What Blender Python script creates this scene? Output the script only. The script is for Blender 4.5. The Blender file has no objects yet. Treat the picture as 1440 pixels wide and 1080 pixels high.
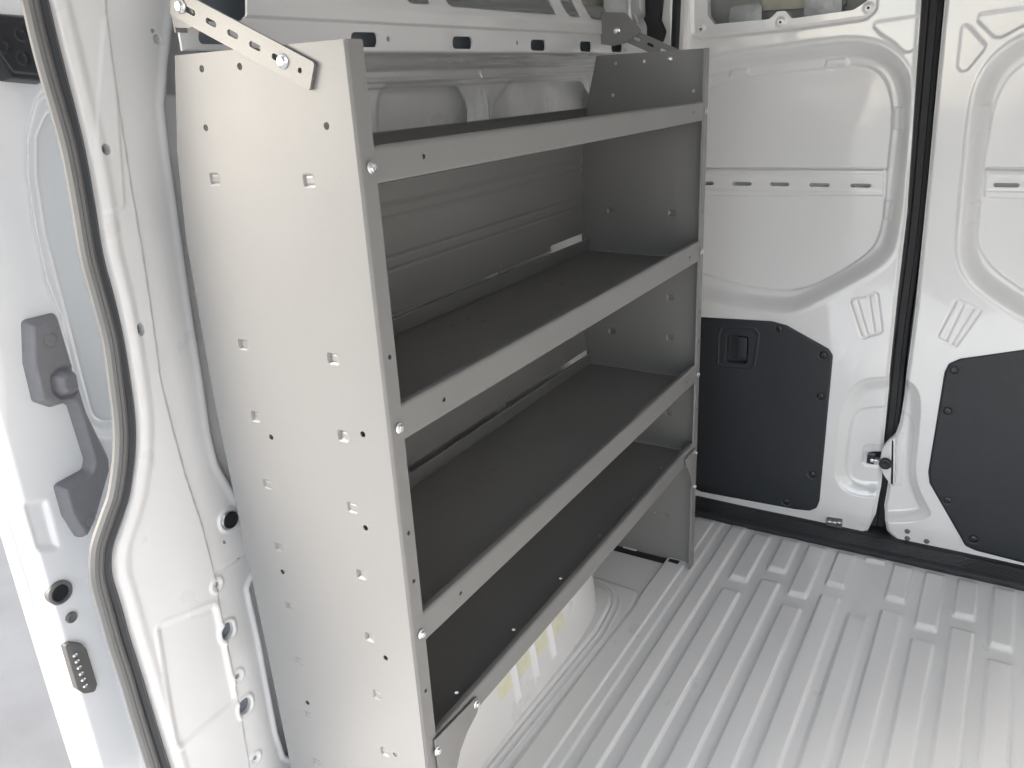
import bpy, bmesh, math
import numpy as np
from mathutils import Matrix, Vector

# ------------------------------------------------------------------ camera survey
# metres; x = across the van (away from the shelving wall), y = to the rear doors, z = up; origin = shelving front foot
_vy = np.array([1457., 79.]) - [720, 540]
_vz = np.array([886., 3630.]) - [720, 540]
F = math.sqrt(-(_vy @ _vz))
_Y = np.array([_vy[0], _vy[1], F]); _Y /= np.linalg.norm(_Y)
_Z = -np.array([_vz[0], _vz[1], F]); _Z -= _Y * (_Z @ _Y); _Z /= np.linalg.norm(_Z)
_X = np.cross(_Y, _Z)
R = np.array([_X, _Y, _Z])
CAM = np.array([0.714, -0.8247, 1.4667])

def at(p, ax, v):
    """survey point p of the photograph, intersected with the plane axis=v"""
    d = R @ np.array([p[0] - 720, p[1] - 540, F])
    return CAM + d * ((v - CAM[ax]) / d[ax])

AB = {0: (1, 2), 1: (0, 2), 2: (0, 1)}
def tr(pts, ax, v):
    a, b = AB[ax]
    out = []
    for p in pts:
        if len(p) == 3:            # ('m', a, b): given in metres
            out.append((p[1], p[2]))
        else:
            q = at(p, ax, v); out.append((q[a], q[b]))
    return np.array(out)

# ------------------------------------------------------------------ scene basics
scene = bpy.context.scene
COL = scene.collection

def empty(name, loc, label, cat, group=None):
    o = bpy.data.objects.new(name, None); COL.objects.link(o)
    o.location = loc; o['label'] = label; o['category'] = cat
    if group: o['group'] = group
    return o

def link(name, me, mat, parent=None, label=None):
    o = bpy.data.objects.new(name, me); COL.objects.link(o)
    if mat is not None:
        me.materials.clear(); me.materials.append(mat)
    if parent is not None:
        o.parent = parent
        o.matrix_parent_inverse = Matrix.Translation(parent.location).inverted()
    if label: o['label'] = label
    return o

# ------------------------------------------------------------------ materials
def nd(nt, t, **kw):
    n = nt.nodes.new(t)
    for k, v in kw.items(): setattr(n, k, v)
    return n

def mat(name, col, rough=.5, metal=0., coat=0., noise=None, bump=None, spec=.5, rvar=0.):
    """noise = (scale, amount): colour mottling; bump = list of (scale, strength, distance)"""
    m = bpy.data.materials.new(name); m.use_nodes = True
    nt = m.node_tree; b = nt.nodes['Principled BSDF']
    b.inputs['Base Color'].default_value = (*col, 1)
    b.inputs['Roughness'].default_value = rough
    b.inputs['Metallic'].default_value = metal
    b.inputs['Specular IOR Level'].default_value = spec
    b.inputs['Coat Weight'].default_value = coat
    b.inputs['Coat Roughness'].default_value = .05; b.inputs['Coat IOR'].default_value = 1.65
    tc = nd(nt, 'ShaderNodeTexCoord')
    if noise:
        n = nd(nt, 'ShaderNodeTexNoise'); n.inputs['Scale'].default_value = noise[0]; n.inputs['Detail'].default_value = 6
        nt.links.new(tc.outputs['Object'], n.inputs['Vector'])
        mr = nd(nt, 'ShaderNodeMapRange'); mr.inputs[1].default_value = .3; mr.inputs[2].default_value = .7
        mr.inputs[3].default_value = 1 - noise[1]; mr.inputs[4].default_value = 1 + noise[1]
        nt.links.new(n.outputs['Fac'], mr.inputs[0])
        mx = nd(nt, 'ShaderNodeMix', data_type='RGBA', blend_type='MULTIPLY'); mx.inputs[0].default_value = 1
        mx.inputs[6].default_value = (*col, 1)
        nt.links.new(mr.outputs[0], mx.inputs[7]); nt.links.new(mx.outputs[2], b.inputs['Base Color'])
    if rvar:
        n = nd(nt, 'ShaderNodeTexNoise'); n.inputs['Scale'].default_value = 9; n.inputs['Detail'].default_value = 8
        nt.links.new(tc.outputs['Object'], n.inputs['Vector'])
        mr = nd(nt, 'ShaderNodeMapRange'); mr.inputs[1].default_value = .3; mr.inputs[2].default_value = .7
        mr.inputs[3].default_value = max(.02, rough - rvar); mr.inputs[4].default_value = rough + rvar
        nt.links.new(n.outputs['Fac'], mr.inputs[0]); nt.links.new(mr.outputs[0], b.inputs['Roughness'])
    prev = None
    for sc, st, di in (bump or []):
        n = nd(nt, 'ShaderNodeTexNoise'); n.inputs['Scale'].default_value = sc; n.inputs['Detail'].default_value = 3
        nt.links.new(tc.outputs['Object'], n.inputs['Vector'])
        bp = nd(nt, 'ShaderNodeBump'); bp.inputs['Strength'].default_value = st; bp.inputs['Distance'].default_value = di
        nt.links.new(n.outputs['Fac'], bp.inputs['Height'])
        if prev: nt.links.new(prev.outputs[0], bp.inputs['Normal'])
        prev = bp
    if prev:
        nt.links.new(prev.outputs[0], b.inputs['Normal'])
        nt.links.new(prev.outputs[0], b.inputs['Coat Normal'])
    return m

M = {}
M['paint'] = mat('white_paint', (.795, .80, .805), .22, coat=1.0, bump=[(3.2, .16, .014), (220, .02, .001)], rvar=.04)
M['paint_dull'] = mat('white_paint_inner', (.79, .79, .79), .32, coat=.6, bump=[(5, .15, .012), (300, .05, .001)], rvar=.08)
M['floor'] = mat('floor_paint', (.795, .803, .81), .32, coat=.4, bump=[(6, .10, .006), (220, .05, .001)], rvar=.05)
M['skin'] = mat('primer_grey', (.42, .43, .43), .5, noise=(8, .03))
M['far'] = mat('far_wall_grey', (.72, .72, .73), .5)
M['roof'] = mat('roof_lining', (.50, .50, .50), .7)
M['hole_shade'] = mat('hole_shade_dark', (.15, .17, .20), .6)  # dark tone that paints in the shade inside holes and slots
M['steel'] = mat('powder_coat_grey', (.232, .230, .227), .40, metal=.12, noise=(420, .02), bump=[(600, .05, .0006), (2.5, .10, .02)], rvar=.02)
M['steel_strap'] = mat('strap_steel', (.208, .206, .203), .36, metal=.2, noise=(300, .05), bump=[(600, .1, .0006)])
M['zinc'] = mat('zinc', (.78, .79, .80), .22, metal=.9, noise=(300, .08))
M['dimple'] = mat('spot_weld_zinc', (.62, .63, .63), .3, metal=.6)
M['trim'] = mat('black_trim', (.021, .025, .031), .5, noise=(40, .08), bump=[(900, .5, .0008)])
M['blackgloss'] = mat('black_plastic', (.012, .013, .016), .3)
M['sillplastic'] = mat('sill_plastic', (.02, .022, .026), .45, bump=[(700, .3, .0006)])
M['rubber'] = mat('rubber', (.022, .023, .026), .6, bump=[(300, .2, .0008)])
M['sealbulb'] = mat('seal_rubber', (.125, .124, .122), .5, bump=[(400, .3, .0008)])
M['channel'] = mat('seal_channel', (.055, .060, .070), .45, bump=[(300, .2, .0008)])
M['greyplastic'] = mat('grey_plastic', (.19, .188, .198), .5, noise=(80, .05), bump=[(900, .4, .0006)])
M['contact'] = mat('contact_plastic', (.13, .125, .12), .5)
M['doorlining'] = mat('door_lining', (.70, .715, .72), .4, bump=[(4, .2, .01)])
M['film'] = mat('adhesive_film', (.74, .73, .57), .35, noise=(25, .08))
M['foam'] = mat('foam_beige', (.60, .59, .50), .7, noise=(18, .1), bump=[(60, .5, .004)])
M['pad'] = mat('foil_pad', (.40, .42, .43), .35, metal=.3, noise=(30, .1), bump=[(28, .35, .008)])
M['concrete'] = mat('concrete', (.19, .19, .19), .85, noise=(3.5, .10), bump=[(140, .4, .002)])

# ------------------------------------------------------------------ geometry helpers
def S(t):
    t = np.clip(t, 0, 1); return t * t * (3 - 2 * t)

def fillet(poly, r, n=7):
    poly = np.asarray(poly, float); N = len(poly); out = []
    for i in range(N):
        p0, p1, p2 = poly[i - 1], poly[i], poly[(i + 1) % N]
        a = p0 - p1; b = p2 - p1; la, lb = np.linalg.norm(a), np.linalg.norm(b)
        if la < 1e-9 or lb < 1e-9: continue
        a /= la; b /= lb
        c = np.clip(a @ b, -1, 1); ang = math.acos(c)
        if ang > math.pi - .02: out.append(p1); continue
        t = min(r / math.tan(ang / 2), la * .48, lb * .48)
        s, e = p1 + a * t, p1 + b * t
        for k in range(n + 1):
            w = k / n
            out.append((1 - w) ** 2 * s + 2 * w * (1 - w) * p1 + w * w * e)
    return np.array(out)

def chaikin(poly, n=3):
    p = np.asarray(poly, float)
    for _ in range(n):
        q = np.roll(p, -1, 0); p = np.stack([.75 * p + .25 * q, .25 * p + .75 * q], 1).reshape(-1, 2)
    return p

def sdp(U, V, poly, margin=.12):
    """signed distance to a polygon (negative inside), exact near it"""
    poly = np.asarray(poly, float)
    res = np.full(U.shape, margin)
    lo, hi = poly.min(0) - margin, poly.max(0) + margin
    sel = (U > lo[0]) & (U < hi[0]) & (V > lo[1]) & (V < hi[1])
    if not sel.any(): return res
    u, v = U[sel], V[sel]
    d2 = np.full(u.shape, 1e9); ins = np.zeros(u.shape, bool)
    q = np.roll(poly, -1, 0)
    for (x0, y0), (x1, y1) in zip(poly, q):
        dx, dy = x1 - x0, y1 - y0
        L = dx * dx + dy * dy
        if L < 1e-14: continue
        t = np.clip(((u - x0) * dx + (v - y0) * dy) / L, 0, 1)
        d2 = np.minimum(d2, (u - x0 - t * dx) ** 2 + (v - y0 - t * dy) ** 2)
        if y0 != y1:
            c = ((y0 > v) != (y1 > v)) & (u < (x1 - x0) * (v - y0) / (y1 - y0) + x0)
            ins ^= c
    d = np.sqrt(d2); d[ins] *= -1
    res[sel] = np.minimum(d, margin)
    return res

def sline(U, V, pts):
    d2 = np.full(U.shape, 1e9)
    pts = np.asarray(pts, float)
    for (x0, y0), (x1, y1) in zip(pts[:-1], pts[1:]):
        dx, dy = x1 - x0, y1 - y0; L = dx * dx + dy * dy + 1e-14
        t = np.clip(((U - x0) * dx + (V - y0) * dy) / L, 0, 1)
        d2 = np.minimum(d2, (U - x0 - t * dx) ** 2 + (V - y0 - t * dy) ** 2)
    return np.sqrt(d2)

def scirc(U, V, c, r): return np.hypot(U - c[0], V - c[1]) - r
def srect(U, V, c, hw, hh, r=0., ang=0.):
    x, y = U - c[0], V - c[1]
    if ang:
        ca, sa = math.cos(ang), math.sin(ang); x, y = x * ca + y * sa, -x * sa + y * ca
    dx, dy = np.abs(x) - hw + r, np.abs(y) - hh + r
    return np.hypot(np.maximum(dx, 0), np.maximum(dy, 0)) + np.minimum(np.maximum(dx, dy), 0) - r
def inside(sd, w): return S(-sd / w)
def ridge(sd, w): return S(1 - np.abs(sd) / w)

N0 = {0: 1, 1: -1, 2: 1}
def sheet(name, m, parent, ax, base, sign, rng, res, hfun=None, cut=None, edge=.002, label=None):
    """a pressed sheet: dense grid over the two other axes, displaced by hfun along sign*axis, trimmed where cut>0, folded edge"""
    u0, u1, v0, v1 = rng
    ru, res = res if isinstance(res, tuple) else (res, res)
    nu, nv = max(2, int(round((u1 - u0) / ru)) + 1), max(2, int(round((v1 - v0) / res)) + 1)
    U, V = np.meshgrid(np.linspace(u0, u1, nu), np.linspace(v0, v1, nv))
    U = U.ravel().copy(); V = V.ravel().copy()
    ii = np.arange(nu * nv).reshape(nv, nu)
    Q = np.stack([ii[:-1, :-1], ii[:-1, 1:], ii[1:, 1:], ii[1:, :-1]], -1).reshape(-1, 4)
    if cut is not None:
        sd = cut(U, V)
        keep = (sd[Q] < -1e-5).any(1)
        Q = Q[keep]
        used = np.unique(Q)
        out = used[sd[used] > 0]
        if len(out):
            e = res * .15
            for _ in range(3):
                uu, vv = U[out], V[out]
                s = cut(uu, vv)
                gx = (cut(uu + e, vv) - cut(uu - e, vv)) / (2 * e); gy = (cut(uu, vv + e) - cut(uu, vv - e)) / (2 * e)
                g = np.maximum(np.hypot(gx, gy), .3)
                U[out] = uu - s * gx / g ** 2; V[out] = vv - s * gy / g ** 2
        remap = np.full(nu * nv, -1); remap[used] = np.arange(len(used))
        U, V, Q = U[used], V[used], remap[Q]
    H = hfun(U, V) if hfun else np.zeros_like(U)
    if sign != N0[ax]: Q = Q[:, ::-1]
    b = base(U, V) if callable(base) else base
    P = np.zeros((len(U), 3)); a, c = AB[ax]
    P[:, a] = U; P[:, c] = V; P[:, ax] = b + sign * H
    faces = Q
    if edge:
        E_ = np.concatenate([Q[:, [0, 1]], Q[:, [1, 2]], Q[:, [2, 3]], Q[:, [3, 0]]])
        key = np.sort(E_, 1); key = key[:, 0].astype(np.int64) * (len(U) + 1) + key[:, 1]
        _, idx, cnt = np.unique(key, return_index=True, return_counts=True)
        be = E_[idx[cnt == 1]]
        bv = np.unique(be); mp = np.full(len(U), -1); mp[bv] = np.arange(len(bv))
        top = P[bv].copy(); bot = top.copy(); bot[:, ax] -= sign * edge
        n = len(P); P = np.concatenate([P, top, bot]); k = len(bv)
        rim = np.stack([n + mp[be[:, 1]], n + mp[be[:, 0]], n + k + mp[be[:, 0]], n + k + mp[be[:, 1]]], 1)
        faces = np.concatenate([Q, rim])
    me = bpy.data.meshes.new(name)
    me.vertices.add(len(P)); me.vertices.foreach_set('co', P.astype(np.float32).ravel())
    me.loops.add(faces.size); me.loops.foreach_set('vertex_index', faces.astype(np.int32).ravel())
    me.polygons.add(len(faces)); me.polygons.foreach_set('loop_start', (np.arange(len(faces)) * 4).astype(np.int32))
    me.polygons.foreach_set('use_smooth', np.ones(len(faces), bool))
    me.update(); me.validate()
    return link(name, me, m, parent, label)

def bm_obj(name, bm, m, parent=None, label=None, smooth=True, angle=35):
    bmesh.ops.recalc_face_normals(bm, faces=bm.faces)
    me = bpy.data.meshes.new(name); bm.to_mesh(me); bm.free()
    if smooth:
        for p in me.polygons: p.use_smooth = True
        try: me.set_sharp_from_angle(angle=math.radians(angle))
        except Exception: pass
    return link(name, me, m, parent, label)

def add_box(bm, lo, hi, bevel=0., seg=2):
    r = bmesh.ops.create_cube(bm, size=1)
    vs = r['verts']
    for v in vs:
        for k in range(3): v.co[k] = lo[k] if v.co[k] < 0 else hi[k]
    if bevel:
        es = {e for v in vs for e in v.link_edges}
        bmesh.ops.bevel(bm, geom=list(es), offset=bevel, segments=seg, affect='EDGES', profile=.6)

def box(name, lo, hi, m, parent=None, bevel=.0, label=None):
    bm = bmesh.new(); add_box(bm, lo, hi, bevel); return bm_obj(name, bm, m, parent, label)

def add_prism(bm, poly, ax, base, depth, bevel=0., seg=2):
    """2-D outline on the plane ax=base pushed to ax=base+depth; the far cap gets the bevel"""
    a, c = AB[ax]
    def mk(p, w):
        co = [0, 0, 0]; co[a], co[c], co[ax] = p[0], p[1], w; return bm.verts.new(co)
    f = bm.faces.new([mk(p, base) for p in poly])
    r = bmesh.ops.extrude_face_region(bm, geom=[f])
    nv = [g for g in r['geom'] if isinstance(g, bmesh.types.BMVert)]
    for v in nv: v.co[ax] += depth
    if bevel:
        es = [g for g in r['geom'] if isinstance(g, bmesh.types.BMEdge)]
        bmesh.ops.bevel(bm, geom=es, offset=bevel, segments=seg, affect='EDGES', profile=.6)

def prism(name, poly, ax, base, depth, m, parent=None, bevel=0., label=None):
    bm = bmesh.new(); add_prism(bm, poly, ax, base, depth, bevel); return bm_obj(name, bm, m, parent, label)

def profile_y(name, pts, y0, y1, m, parent=None, label=None, closed=False, n=1):
    """open or closed x/z profile swept along y"""
    bm = bmesh.new(); rows = []
    for k in range(n + 1):
        y = y0 + (y1 - y0) * k / n
        rows.append([bm.verts.new((p[0], y, p[1])) for p in pts])
    N = len(pts)
    for r0, r1 in zip(rows[:-1], rows[1:]):
        for i in range(N if closed else N - 1):
            j = (i + 1) % N
            bm.faces.new((r0[i], r0[j], r1[j], r1[i]))
    if closed:
        bm.faces.new(rows[0]); bm.faces.new(rows[-1][::-1])
    return bm_obj(name, bm, m, parent, label, angle=50)

def catmull(pts, n=8):
    pts = [np.array(p, float) for p in pts]; out = []
    P = [2 * pts[0] - pts[1]] + pts + [2 * pts[-1] - pts[-2]]
    for i in range(1, len(P) - 2):
        for k in range(n):
            t = k / n
            out.append(.5 * (2 * P[i] + (P[i + 1] - P[i - 1]) * t + (2 * P[i - 1] - 5 * P[i] + 4 * P[i + 1] - P[i + 2]) * t ** 2
                             + (3 * P[i] - P[i - 1] - 3 * P[i + 1] + P[i + 2]) * t ** 3))
    out.append(pts[-1]); return out

def add_tube(bm, path, prof, up=(1, 0, 0)):
    """profile [(s, t)] swept on path; t along `up`, s across"""
    up = np.array(up, float); rows = []
    path = [np.array(p, float) for p in path]
    for i, p in enumerate(path):
        d = path[min(i + 1, len(path) - 1)] - path[max(i - 1, 0)]; d /= np.linalg.norm(d)
        side = np.cross(d, up); side /= np.linalg.norm(side); u2 = np.cross(side, d)
        rows.append([bm.verts.new(tuple(p + side * s + u2 * t)) for s, t in prof])
    N = len(prof)
    for r0, r1 in zip(rows[:-1], rows[1:]):
        for i in range(N):
            bm.faces.new((r0[i], r0[(i + 1) % N], r1[(i + 1) % N], r1[i]))
    bm.faces.new(rows[0]); bm.faces.new(rows[-1][::-1])

def circ(r, n=14, c=(0, 0)): return [(c[0] + r * math.cos(2 * math.pi * k / n), c[1] + r * math.sin(2 * math.pi * k / n)) for k in range(n)]

# lathe pieces along an axis, shared meshes for the repeats
def lathe_mesh(name, ax, sign, rings, n=18, hexring=()):
    bm = bmesh.new(); rows = []; a, c = AB[ax]
    for k, (r, h) in enumerate(rings):
        nn = n; row = []
        for i in range(nn):
            t = 2 * math.pi * i / nn
            rr = r
            if k in hexring:
                tt = (t % (math.pi / 3)) - math.pi / 6; rr = r * math.cos(math.pi / 6) / math.cos(tt)
            co = [0, 0, 0]; co[a], co[c], co[ax] = rr * math.cos(t), rr * math.sin(t), sign * h
            row.append(bm.verts.new(co))
        rows.append(row)
    for r0, r1 in zip(rows[:-1], rows[1:]):
        for i in range(n): bm.faces.new((r0[i], r0[(i + 1) % n], r1[(i + 1) % n], r1[i]))
    bm.faces.new(rows[0]); bm.faces.new(rows[-1])
    bmesh.ops.recalc_face_normals(bm, faces=bm.faces)
    me = bpy.data.meshes.new(name); bm.to_mesh(me); bm.free()
    for p in me.polygons: p.use_smooth = True
    me.set_sharp_from_angle(angle=math.radians(35))
    return me

PROTO = {}
def place(kind, name, loc, m, parent):
    """repeat of a small lathed piece: first use links the prototype, later ones are copies"""
    me = PROTO[kind]
    if me.users == 0:
        o = link(name, me, m, parent); PROTO[kind + '_o'] = o
    else:
        o = PROTO[kind + '_o'].copy(); COL.objects.link(o); o.name = name
        o.parent = parent
        o.matrix_parent_inverse = Matrix.Translation(parent.location).inverted()
    o.location = loc
    return o

HEX = [(.0082, 0), (.0082, .0012), (.0062, .0022), (.0056, .0024), (.0056, .0052), (.0048, .006), (.0026, .006), (.0022, .0045)]
PROTO['bolt_x'] = lathe_mesh('bolt', 0, 1, HEX, 18, (3, 4, 5))
PROTO['bolt_y'] = lathe_mesh('bolt', 1, -1, [(r * 1.15, h) for r, h in HEX], 18, (3, 4, 5))
PROTO['tip_y'] = lathe_mesh('screw_tip', 1, -1, [(.0045, 0), (.0045, .002), (.003, .004), (.001, .0045)])
PROTO['screw_y'] = lathe_mesh('screw', 1, -1, [(.011, 0), (.0108, .0012), (.009, .0022), (.0055, .0028), (.005, .0016), (.002, .0014)])
PROTO['rivet_y'] = lathe_mesh('rivet', 1, -1, [(.0085, 0), (.008, .002), (.005, .0035), (.001, .004)])
PROTO['plug_x'] = lathe_mesh('plug', 0, 1, [(.0155, 0), (.015, .0015), (.0125, .002), (.0118, -.002), (.001, -.002)], 24)

# ================================================================== SHELVING
shelf = empty('storage_shelving', (0, 0, 0), 'grey powder coated steel shelving unit with four lipped shelves standing against the van wall', 'shelving unit')
D_PROF = [(1.528, -.313), (1.40, -.345), (1.27, -.362), (1.0, -.368), (.5, -.356), (0, -.345)]
panel_poly = [(0, 0), (0, 1.528)] + [(x, z) for z, x in D_PROF]
TAB_Z = [1.36, 1.111, .99, .87, .75, .63, .512, .389, .277, .16]
HOLES = [(-.262, 1.508), (-.187, 1.507), (-.046, 1.429), (-.274, 1.431), (-.13, 1.507), (-.068, .84), (-.06, .60), (-.066, .395), (-.245, .96), (-.275, .70), (-.27, .42), (-.05, 1.0)]

FAR_HOLES = [(-.256, 1.506), (-.174, 1.506), (-.265, 1.425), (-.037, 1.427), (-.24, .845), (-.06, .60), (-.13, .16), (-.24, .10)]
def end_panel(y, inner):
    """inner = -1: tabs and dimples show towards -y"""
    tabs = [(x, z) for z in TAB_Z for x in (-.272, -.088)]
    def h(U, V):
        H = np.zeros_like(U)
        for i, (tx, tz) in enumerate(tabs):
            sd = srect(U, V, (tx, tz), .0095, .0065, .0015)
            dep = .0045 if (i // 2) in (1, 2, 4, 5) else .0022
            H -= (sd < 0) * dep * np.clip(1.15 - (U - tx + .0095) / .019, .0, 1)
            H -= .0030 * (np.abs(sd) < .0010) * (U < tx + .006)
        H += .0015 * np.sin(U * 9 + 1) * np.sin(V * 4.2)
        return H
    def cut(U, V):
        sd = sdp(U, V, panel_poly)
        for c in (HOLES if y < 0 else FAR_HOLES):
            sd = np.maximum(sd, -scirc(U, V, c, .0048))
        return sd
    p = sheet('end_panel', M['steel'], shelf, 1, y, -1, (-.40, .002, -.002, 1.53), .0016 if y < 0 else .0026, h, cut, edge=.002,
              label='near side panel in bright light, punched with tabs' if y < 0 else 'shaded far side panel')
    # front flange with its holes
    f0, f1 = (-.0215, .0105) if y < 0 else (1.3105, 1.3425)
    fh = [(f0 + .019, z) for z in (1.12, .84, .755, .545, .2)]
    def fcut(U, V):
        sd = srect(U, V, ((f0 + f1) / 2, .764), (f1 - f0) / 2, .764, .003)
        for c in fh: sd = np.maximum(sd, -scirc(U, V, c, .004))
        return sd
    fl = sheet('front_flange', M['steel'], p, 0, .0022, 1, (f0 - .001, f1 + .001, -.001, 1.529), .0025,
               lambda U, V: -.003 * S(1 - (U - f0) / .004) * 1.0, fcut, edge=.002)
    # foot flange
    yy = (y + .002, y + .03) if y < 0 else (y - .03, y - .001)
    bm = bmesh.new(); add_box(bm, (-.33, yy[0], .001), (-.004, yy[1], .004), .0008)
    add_box(bm, (-.30, yy[0] + .004, .004), (-.26, yy[1] - .004, .010), .001)
    add_box(bm, (-.075, yy[0] + .004, .004), (-.04, yy[1] - .004, .010), .001)
    bm_obj('foot_flange', bm, M['rubber'], p)
    return p
near = end_panel(-.0205, -1)
far = end_panel(1.3415, -1)
place('tip_y', 'screw_tip', (-.101, 1.3405, 1.507), M['zinc'], far).scale = (1.7, 1.5, 1.7)

LV = [(1.353, 1.401), (.988, 1.043), (.634, .686), (.395, .441)]
Y0, Y1 = -.018, 1.339
for i, (zb, zt) in enumerate(LV):
    zf = zb + .004
    dots = [(-.055, yy) for yy in np.linspace(.15, 1.2, 6)] if i == 3 else []
    dots2 = [(x, yy + dx) for yy in (.16, .52, .88, 1.2) for x, dx in ((-.27, 0), (-.27, .06), (-.225, .055))] if i < 3 else []
    mats = M['steel']
    def ph(U, V):
        H = np.zeros_like(U)
        for c in dots2:
            sd = np.hypot((U - c[0]) * 1.0, (V - c[1]) / 2.0) - .0045
            H += .0042 * inside(sd, .0035)
        H += .002 * np.sin(V * 5 + i) * np.sin(U * 12)
        return H
    def pcut(U, V):
        sd = np.full(U.shape, -.05)
        for c in dots: sd = np.maximum(sd, -scirc(U, V, c, .0045))
        return sd
    pan = sheet('shelf', mats, shelf, 2, zf, 1, (-.344, -.006, Y0 + .003, Y1 - .003), .003, ph, pcut if dots else None, edge=.0015,
                label=['top shelf at chest height', 'second shelf from the top', 'third shelf from the top', 'lowest shelf just above the wheel arch'][i])
    # front lip: hollow folded edge with a turned top
    r = .004
    pts = [(-.010, zf - .001), (-.010, zb), (0 - r * .4, zb)] + [(-.006, zb + .001)]
    pts += [(-.006, zt - .005)] + [(-r + r * math.cos(t) + .0004, zt - r + r * math.sin(t)) for t in np.linspace(.35, math.pi / 2, 6)]
    pts += [(-.011, zt), (-.0125, zt - .002), (-.0125, zf + .002)]
    lipm = profile_y('front_lip', pts, Y0 + .030, Y1 - .030, M['steel'], pan)
    # lip holes as short dark bosses are real holes in a face plate
    def lcut(U, V, zb=zb, zt=zt):
        sd = srect(U, V, ((Y0 + Y1) / 2, (zb + zt) / 2), (Y1 - Y0) / 2 - .003, (zt - zb) / 2 - .0012, .001)
        for c in ((.115, zb + .026), (1.235, zb + .026)):
            sd = np.maximum(sd, -scirc(U, V, c, .0042))
        return sd
    sheet('lip_face', M['steel'], pan, 0, .0013, 1, (Y0, Y1, zb, zt), .003,
          lambda U, V, zt=zt, zb=zb: -.0022 * S(1 - (zt - V) / .005) - .001 * S(1 - (V - zb) / .003), lcut, edge=.0012)
    # back lip and end lips
    bk = [(-.345, zf - .001), (-.3465, zf), (-.3465, zb + .040), (-.3445, zb + .0415), (-.339, zb + .0415), (-.338, zb + .0405), (-.338, zb + .0385), (-.3435, zb + .038), (-.3435, zf + .001)]
    profile_y('back_lip', bk, Y0 + .004, Y1 - .004, M['steel'], pan, closed=True)
    zbolt = [1.376, 1.012, .656, .416][i]
    for yy in (-.001, 1.3225):
        if i < 3: place('bolt_x', 'bolt', (.0037, yy, zbolt), M['zinc'], pan)

# back panels between the shelves
def back_panel(z0, z1, beads, lab):
    def h(U, V):
        H = .0015 * np.sin(U * 4)
        for b in beads: H -= .003 * ridge(V - b, .004)
        return H
    def cut(U, V):
        sd = srect(U, V, (.66, (z0 + z1) / 2), .665, (z1 - z0) / 2, .002)
        for yy in (.12, .42, .86, 1.18): sd = np.maximum(sd, -scirc(U, V, (yy, z0 + .012), .004))
        if z0 > 1: sd = np.maximum(sd, -srect(U, V, (1.24, z0), .125, .013, .001))
        for zz in (z0 + .10, z0 + .19): sd = np.maximum(sd, -srect(U, V, (1.335, zz), .016, .035, .002))
        return sd
    return sheet('back_panel', M['steel'], shelf, 0, -.351, 1, (-.008, 1.328, z0 - .002, z1 + .002), .003, h, cut, edge=.0015, label=lab)
back_panel(1.034, 1.350, (1.255, 1.228, 1.15, 1.125), 'grooved back sheet below the top shelf')
back_panel(.686, .985, (.90, .875), None)
back_panel(.455, .630, (), None)

# gusset plates under the lowest shelf
g1 = tr([(609, 1040), (668, 979), (671, 992), (668, 1003), (655, 1028), (645, 1055), (637, 1095), (617, 1100)], 0, .003)
gp = prism('gusset_plate', g1, 0, .0045, .0025, M['steel'], shelf, .0006)
g2 = np.array([(1.318, .425), (1.235, .425), (1.232, .41), (1.25, .39), (1.28, .35), (1.298, .30), (1.318, .285)])
gp2 = prism('gusset_plate', g2, 0, .0045, .0025, M['steel'], shelf, .0006)
for yy, zz in ((.004, .416), (.124, .419)): place('bolt_x', 'bolt', (.0072, yy, zz), M['zinc'], gp)
for yy, zz in ((1.312, .412), (1.312, .30)): place('bolt_x', 'bolt', (.0072, yy, zz), M['zinc'], gp2)

# slotted straps from the side panels to the wall rail
def strap(y, shift_x, nslots):
    a = np.array([-.060 + shift_x, 1.474]); ang = None
    p0 = np.array(at((426, 103), 1, -.03))[[0, 2]]; p1 = np.array(at((250, 8), 1, -.03))[[0, 2]]
    d = (p1 - p0); L0 = np.linalg.norm(d); d /= L0; n = np.array([-d[1], d[0]])
    ang = math.atan2(d[1], d[0]); L = L0 + .03
    p0 = p0 + [shift_x, 0]; c = p0 + d * (L / 2 - .012)
    slots = [p0 + d * s for s in (.048, .089, .130, .171, .212)]
    def cut(U, V):
        sd = srect(U, V, c, L / 2, .0178, .004, ang)
        for s_ in slots: sd = np.maximum(sd, -srect(U, V, s_, .0105, .0038, .0038, ang))
        return np.maximum(sd, -scirc(U, V, p0 + d * .009, .0036))
    lo = np.minimum(p0, p0 + d * L) - .03; hi = np.maximum(p0, p0 + d * L) + .03
    o = sheet('wall_strap', M['steel_strap'], shelf, 1, y, -1, (lo[0], hi[0], lo[1], hi[1]), .0018, None, cut, edge=.004)
    b1 = p0 + d * .0385; b2 = p0 + d * (L0 - .002)
    return o, b1, b2
st1, b1, b2 = strap(-.0265, 0, 5)
place('bolt_y', 'bolt', (b1[0], -.0265, b1[1]), M['zinc'], st1).scale = (1.0,) * 3
place('bolt_y', 'bolt', (b2[0], -.0265, b2[1]), M['zinc'], st1).scale = (1.0,) * 3
st2, c1, c2 = strap(1.357, .02, 5)
def wall_bracket(y, bx, bz, flip=1):
    """angle: one leg on the wall rail (facing the aisle), one leg facing the cab that takes the strap bolt"""
    bm = bmesh.new()
    add_prism(bm, fillet([(-.3025, bz - .030), (bx - .012, bz - .036), (bx + .026, bz - .032), (bx + .070, bz - .004), (bx + .022, bz + .042), (-.3025, bz + .05)] if flip else [(-.3025, bz - .024), (bx + .01, bz - .027), (bx + .016, bz - .01), (bx + .015, bz + .05), (-.3025, bz + .05)], .008), 1, y + .003, -.003)
    add_box(bm, (-.3040, y + .0005, bz - .030), (-.3010, y + (.06 if flip else .02), bz + .05))
    return bm_obj('wall_bracket', bm, M['steel'], shelf)
wall_bracket(-.0215, b2[0], b2[1], 0)
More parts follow.
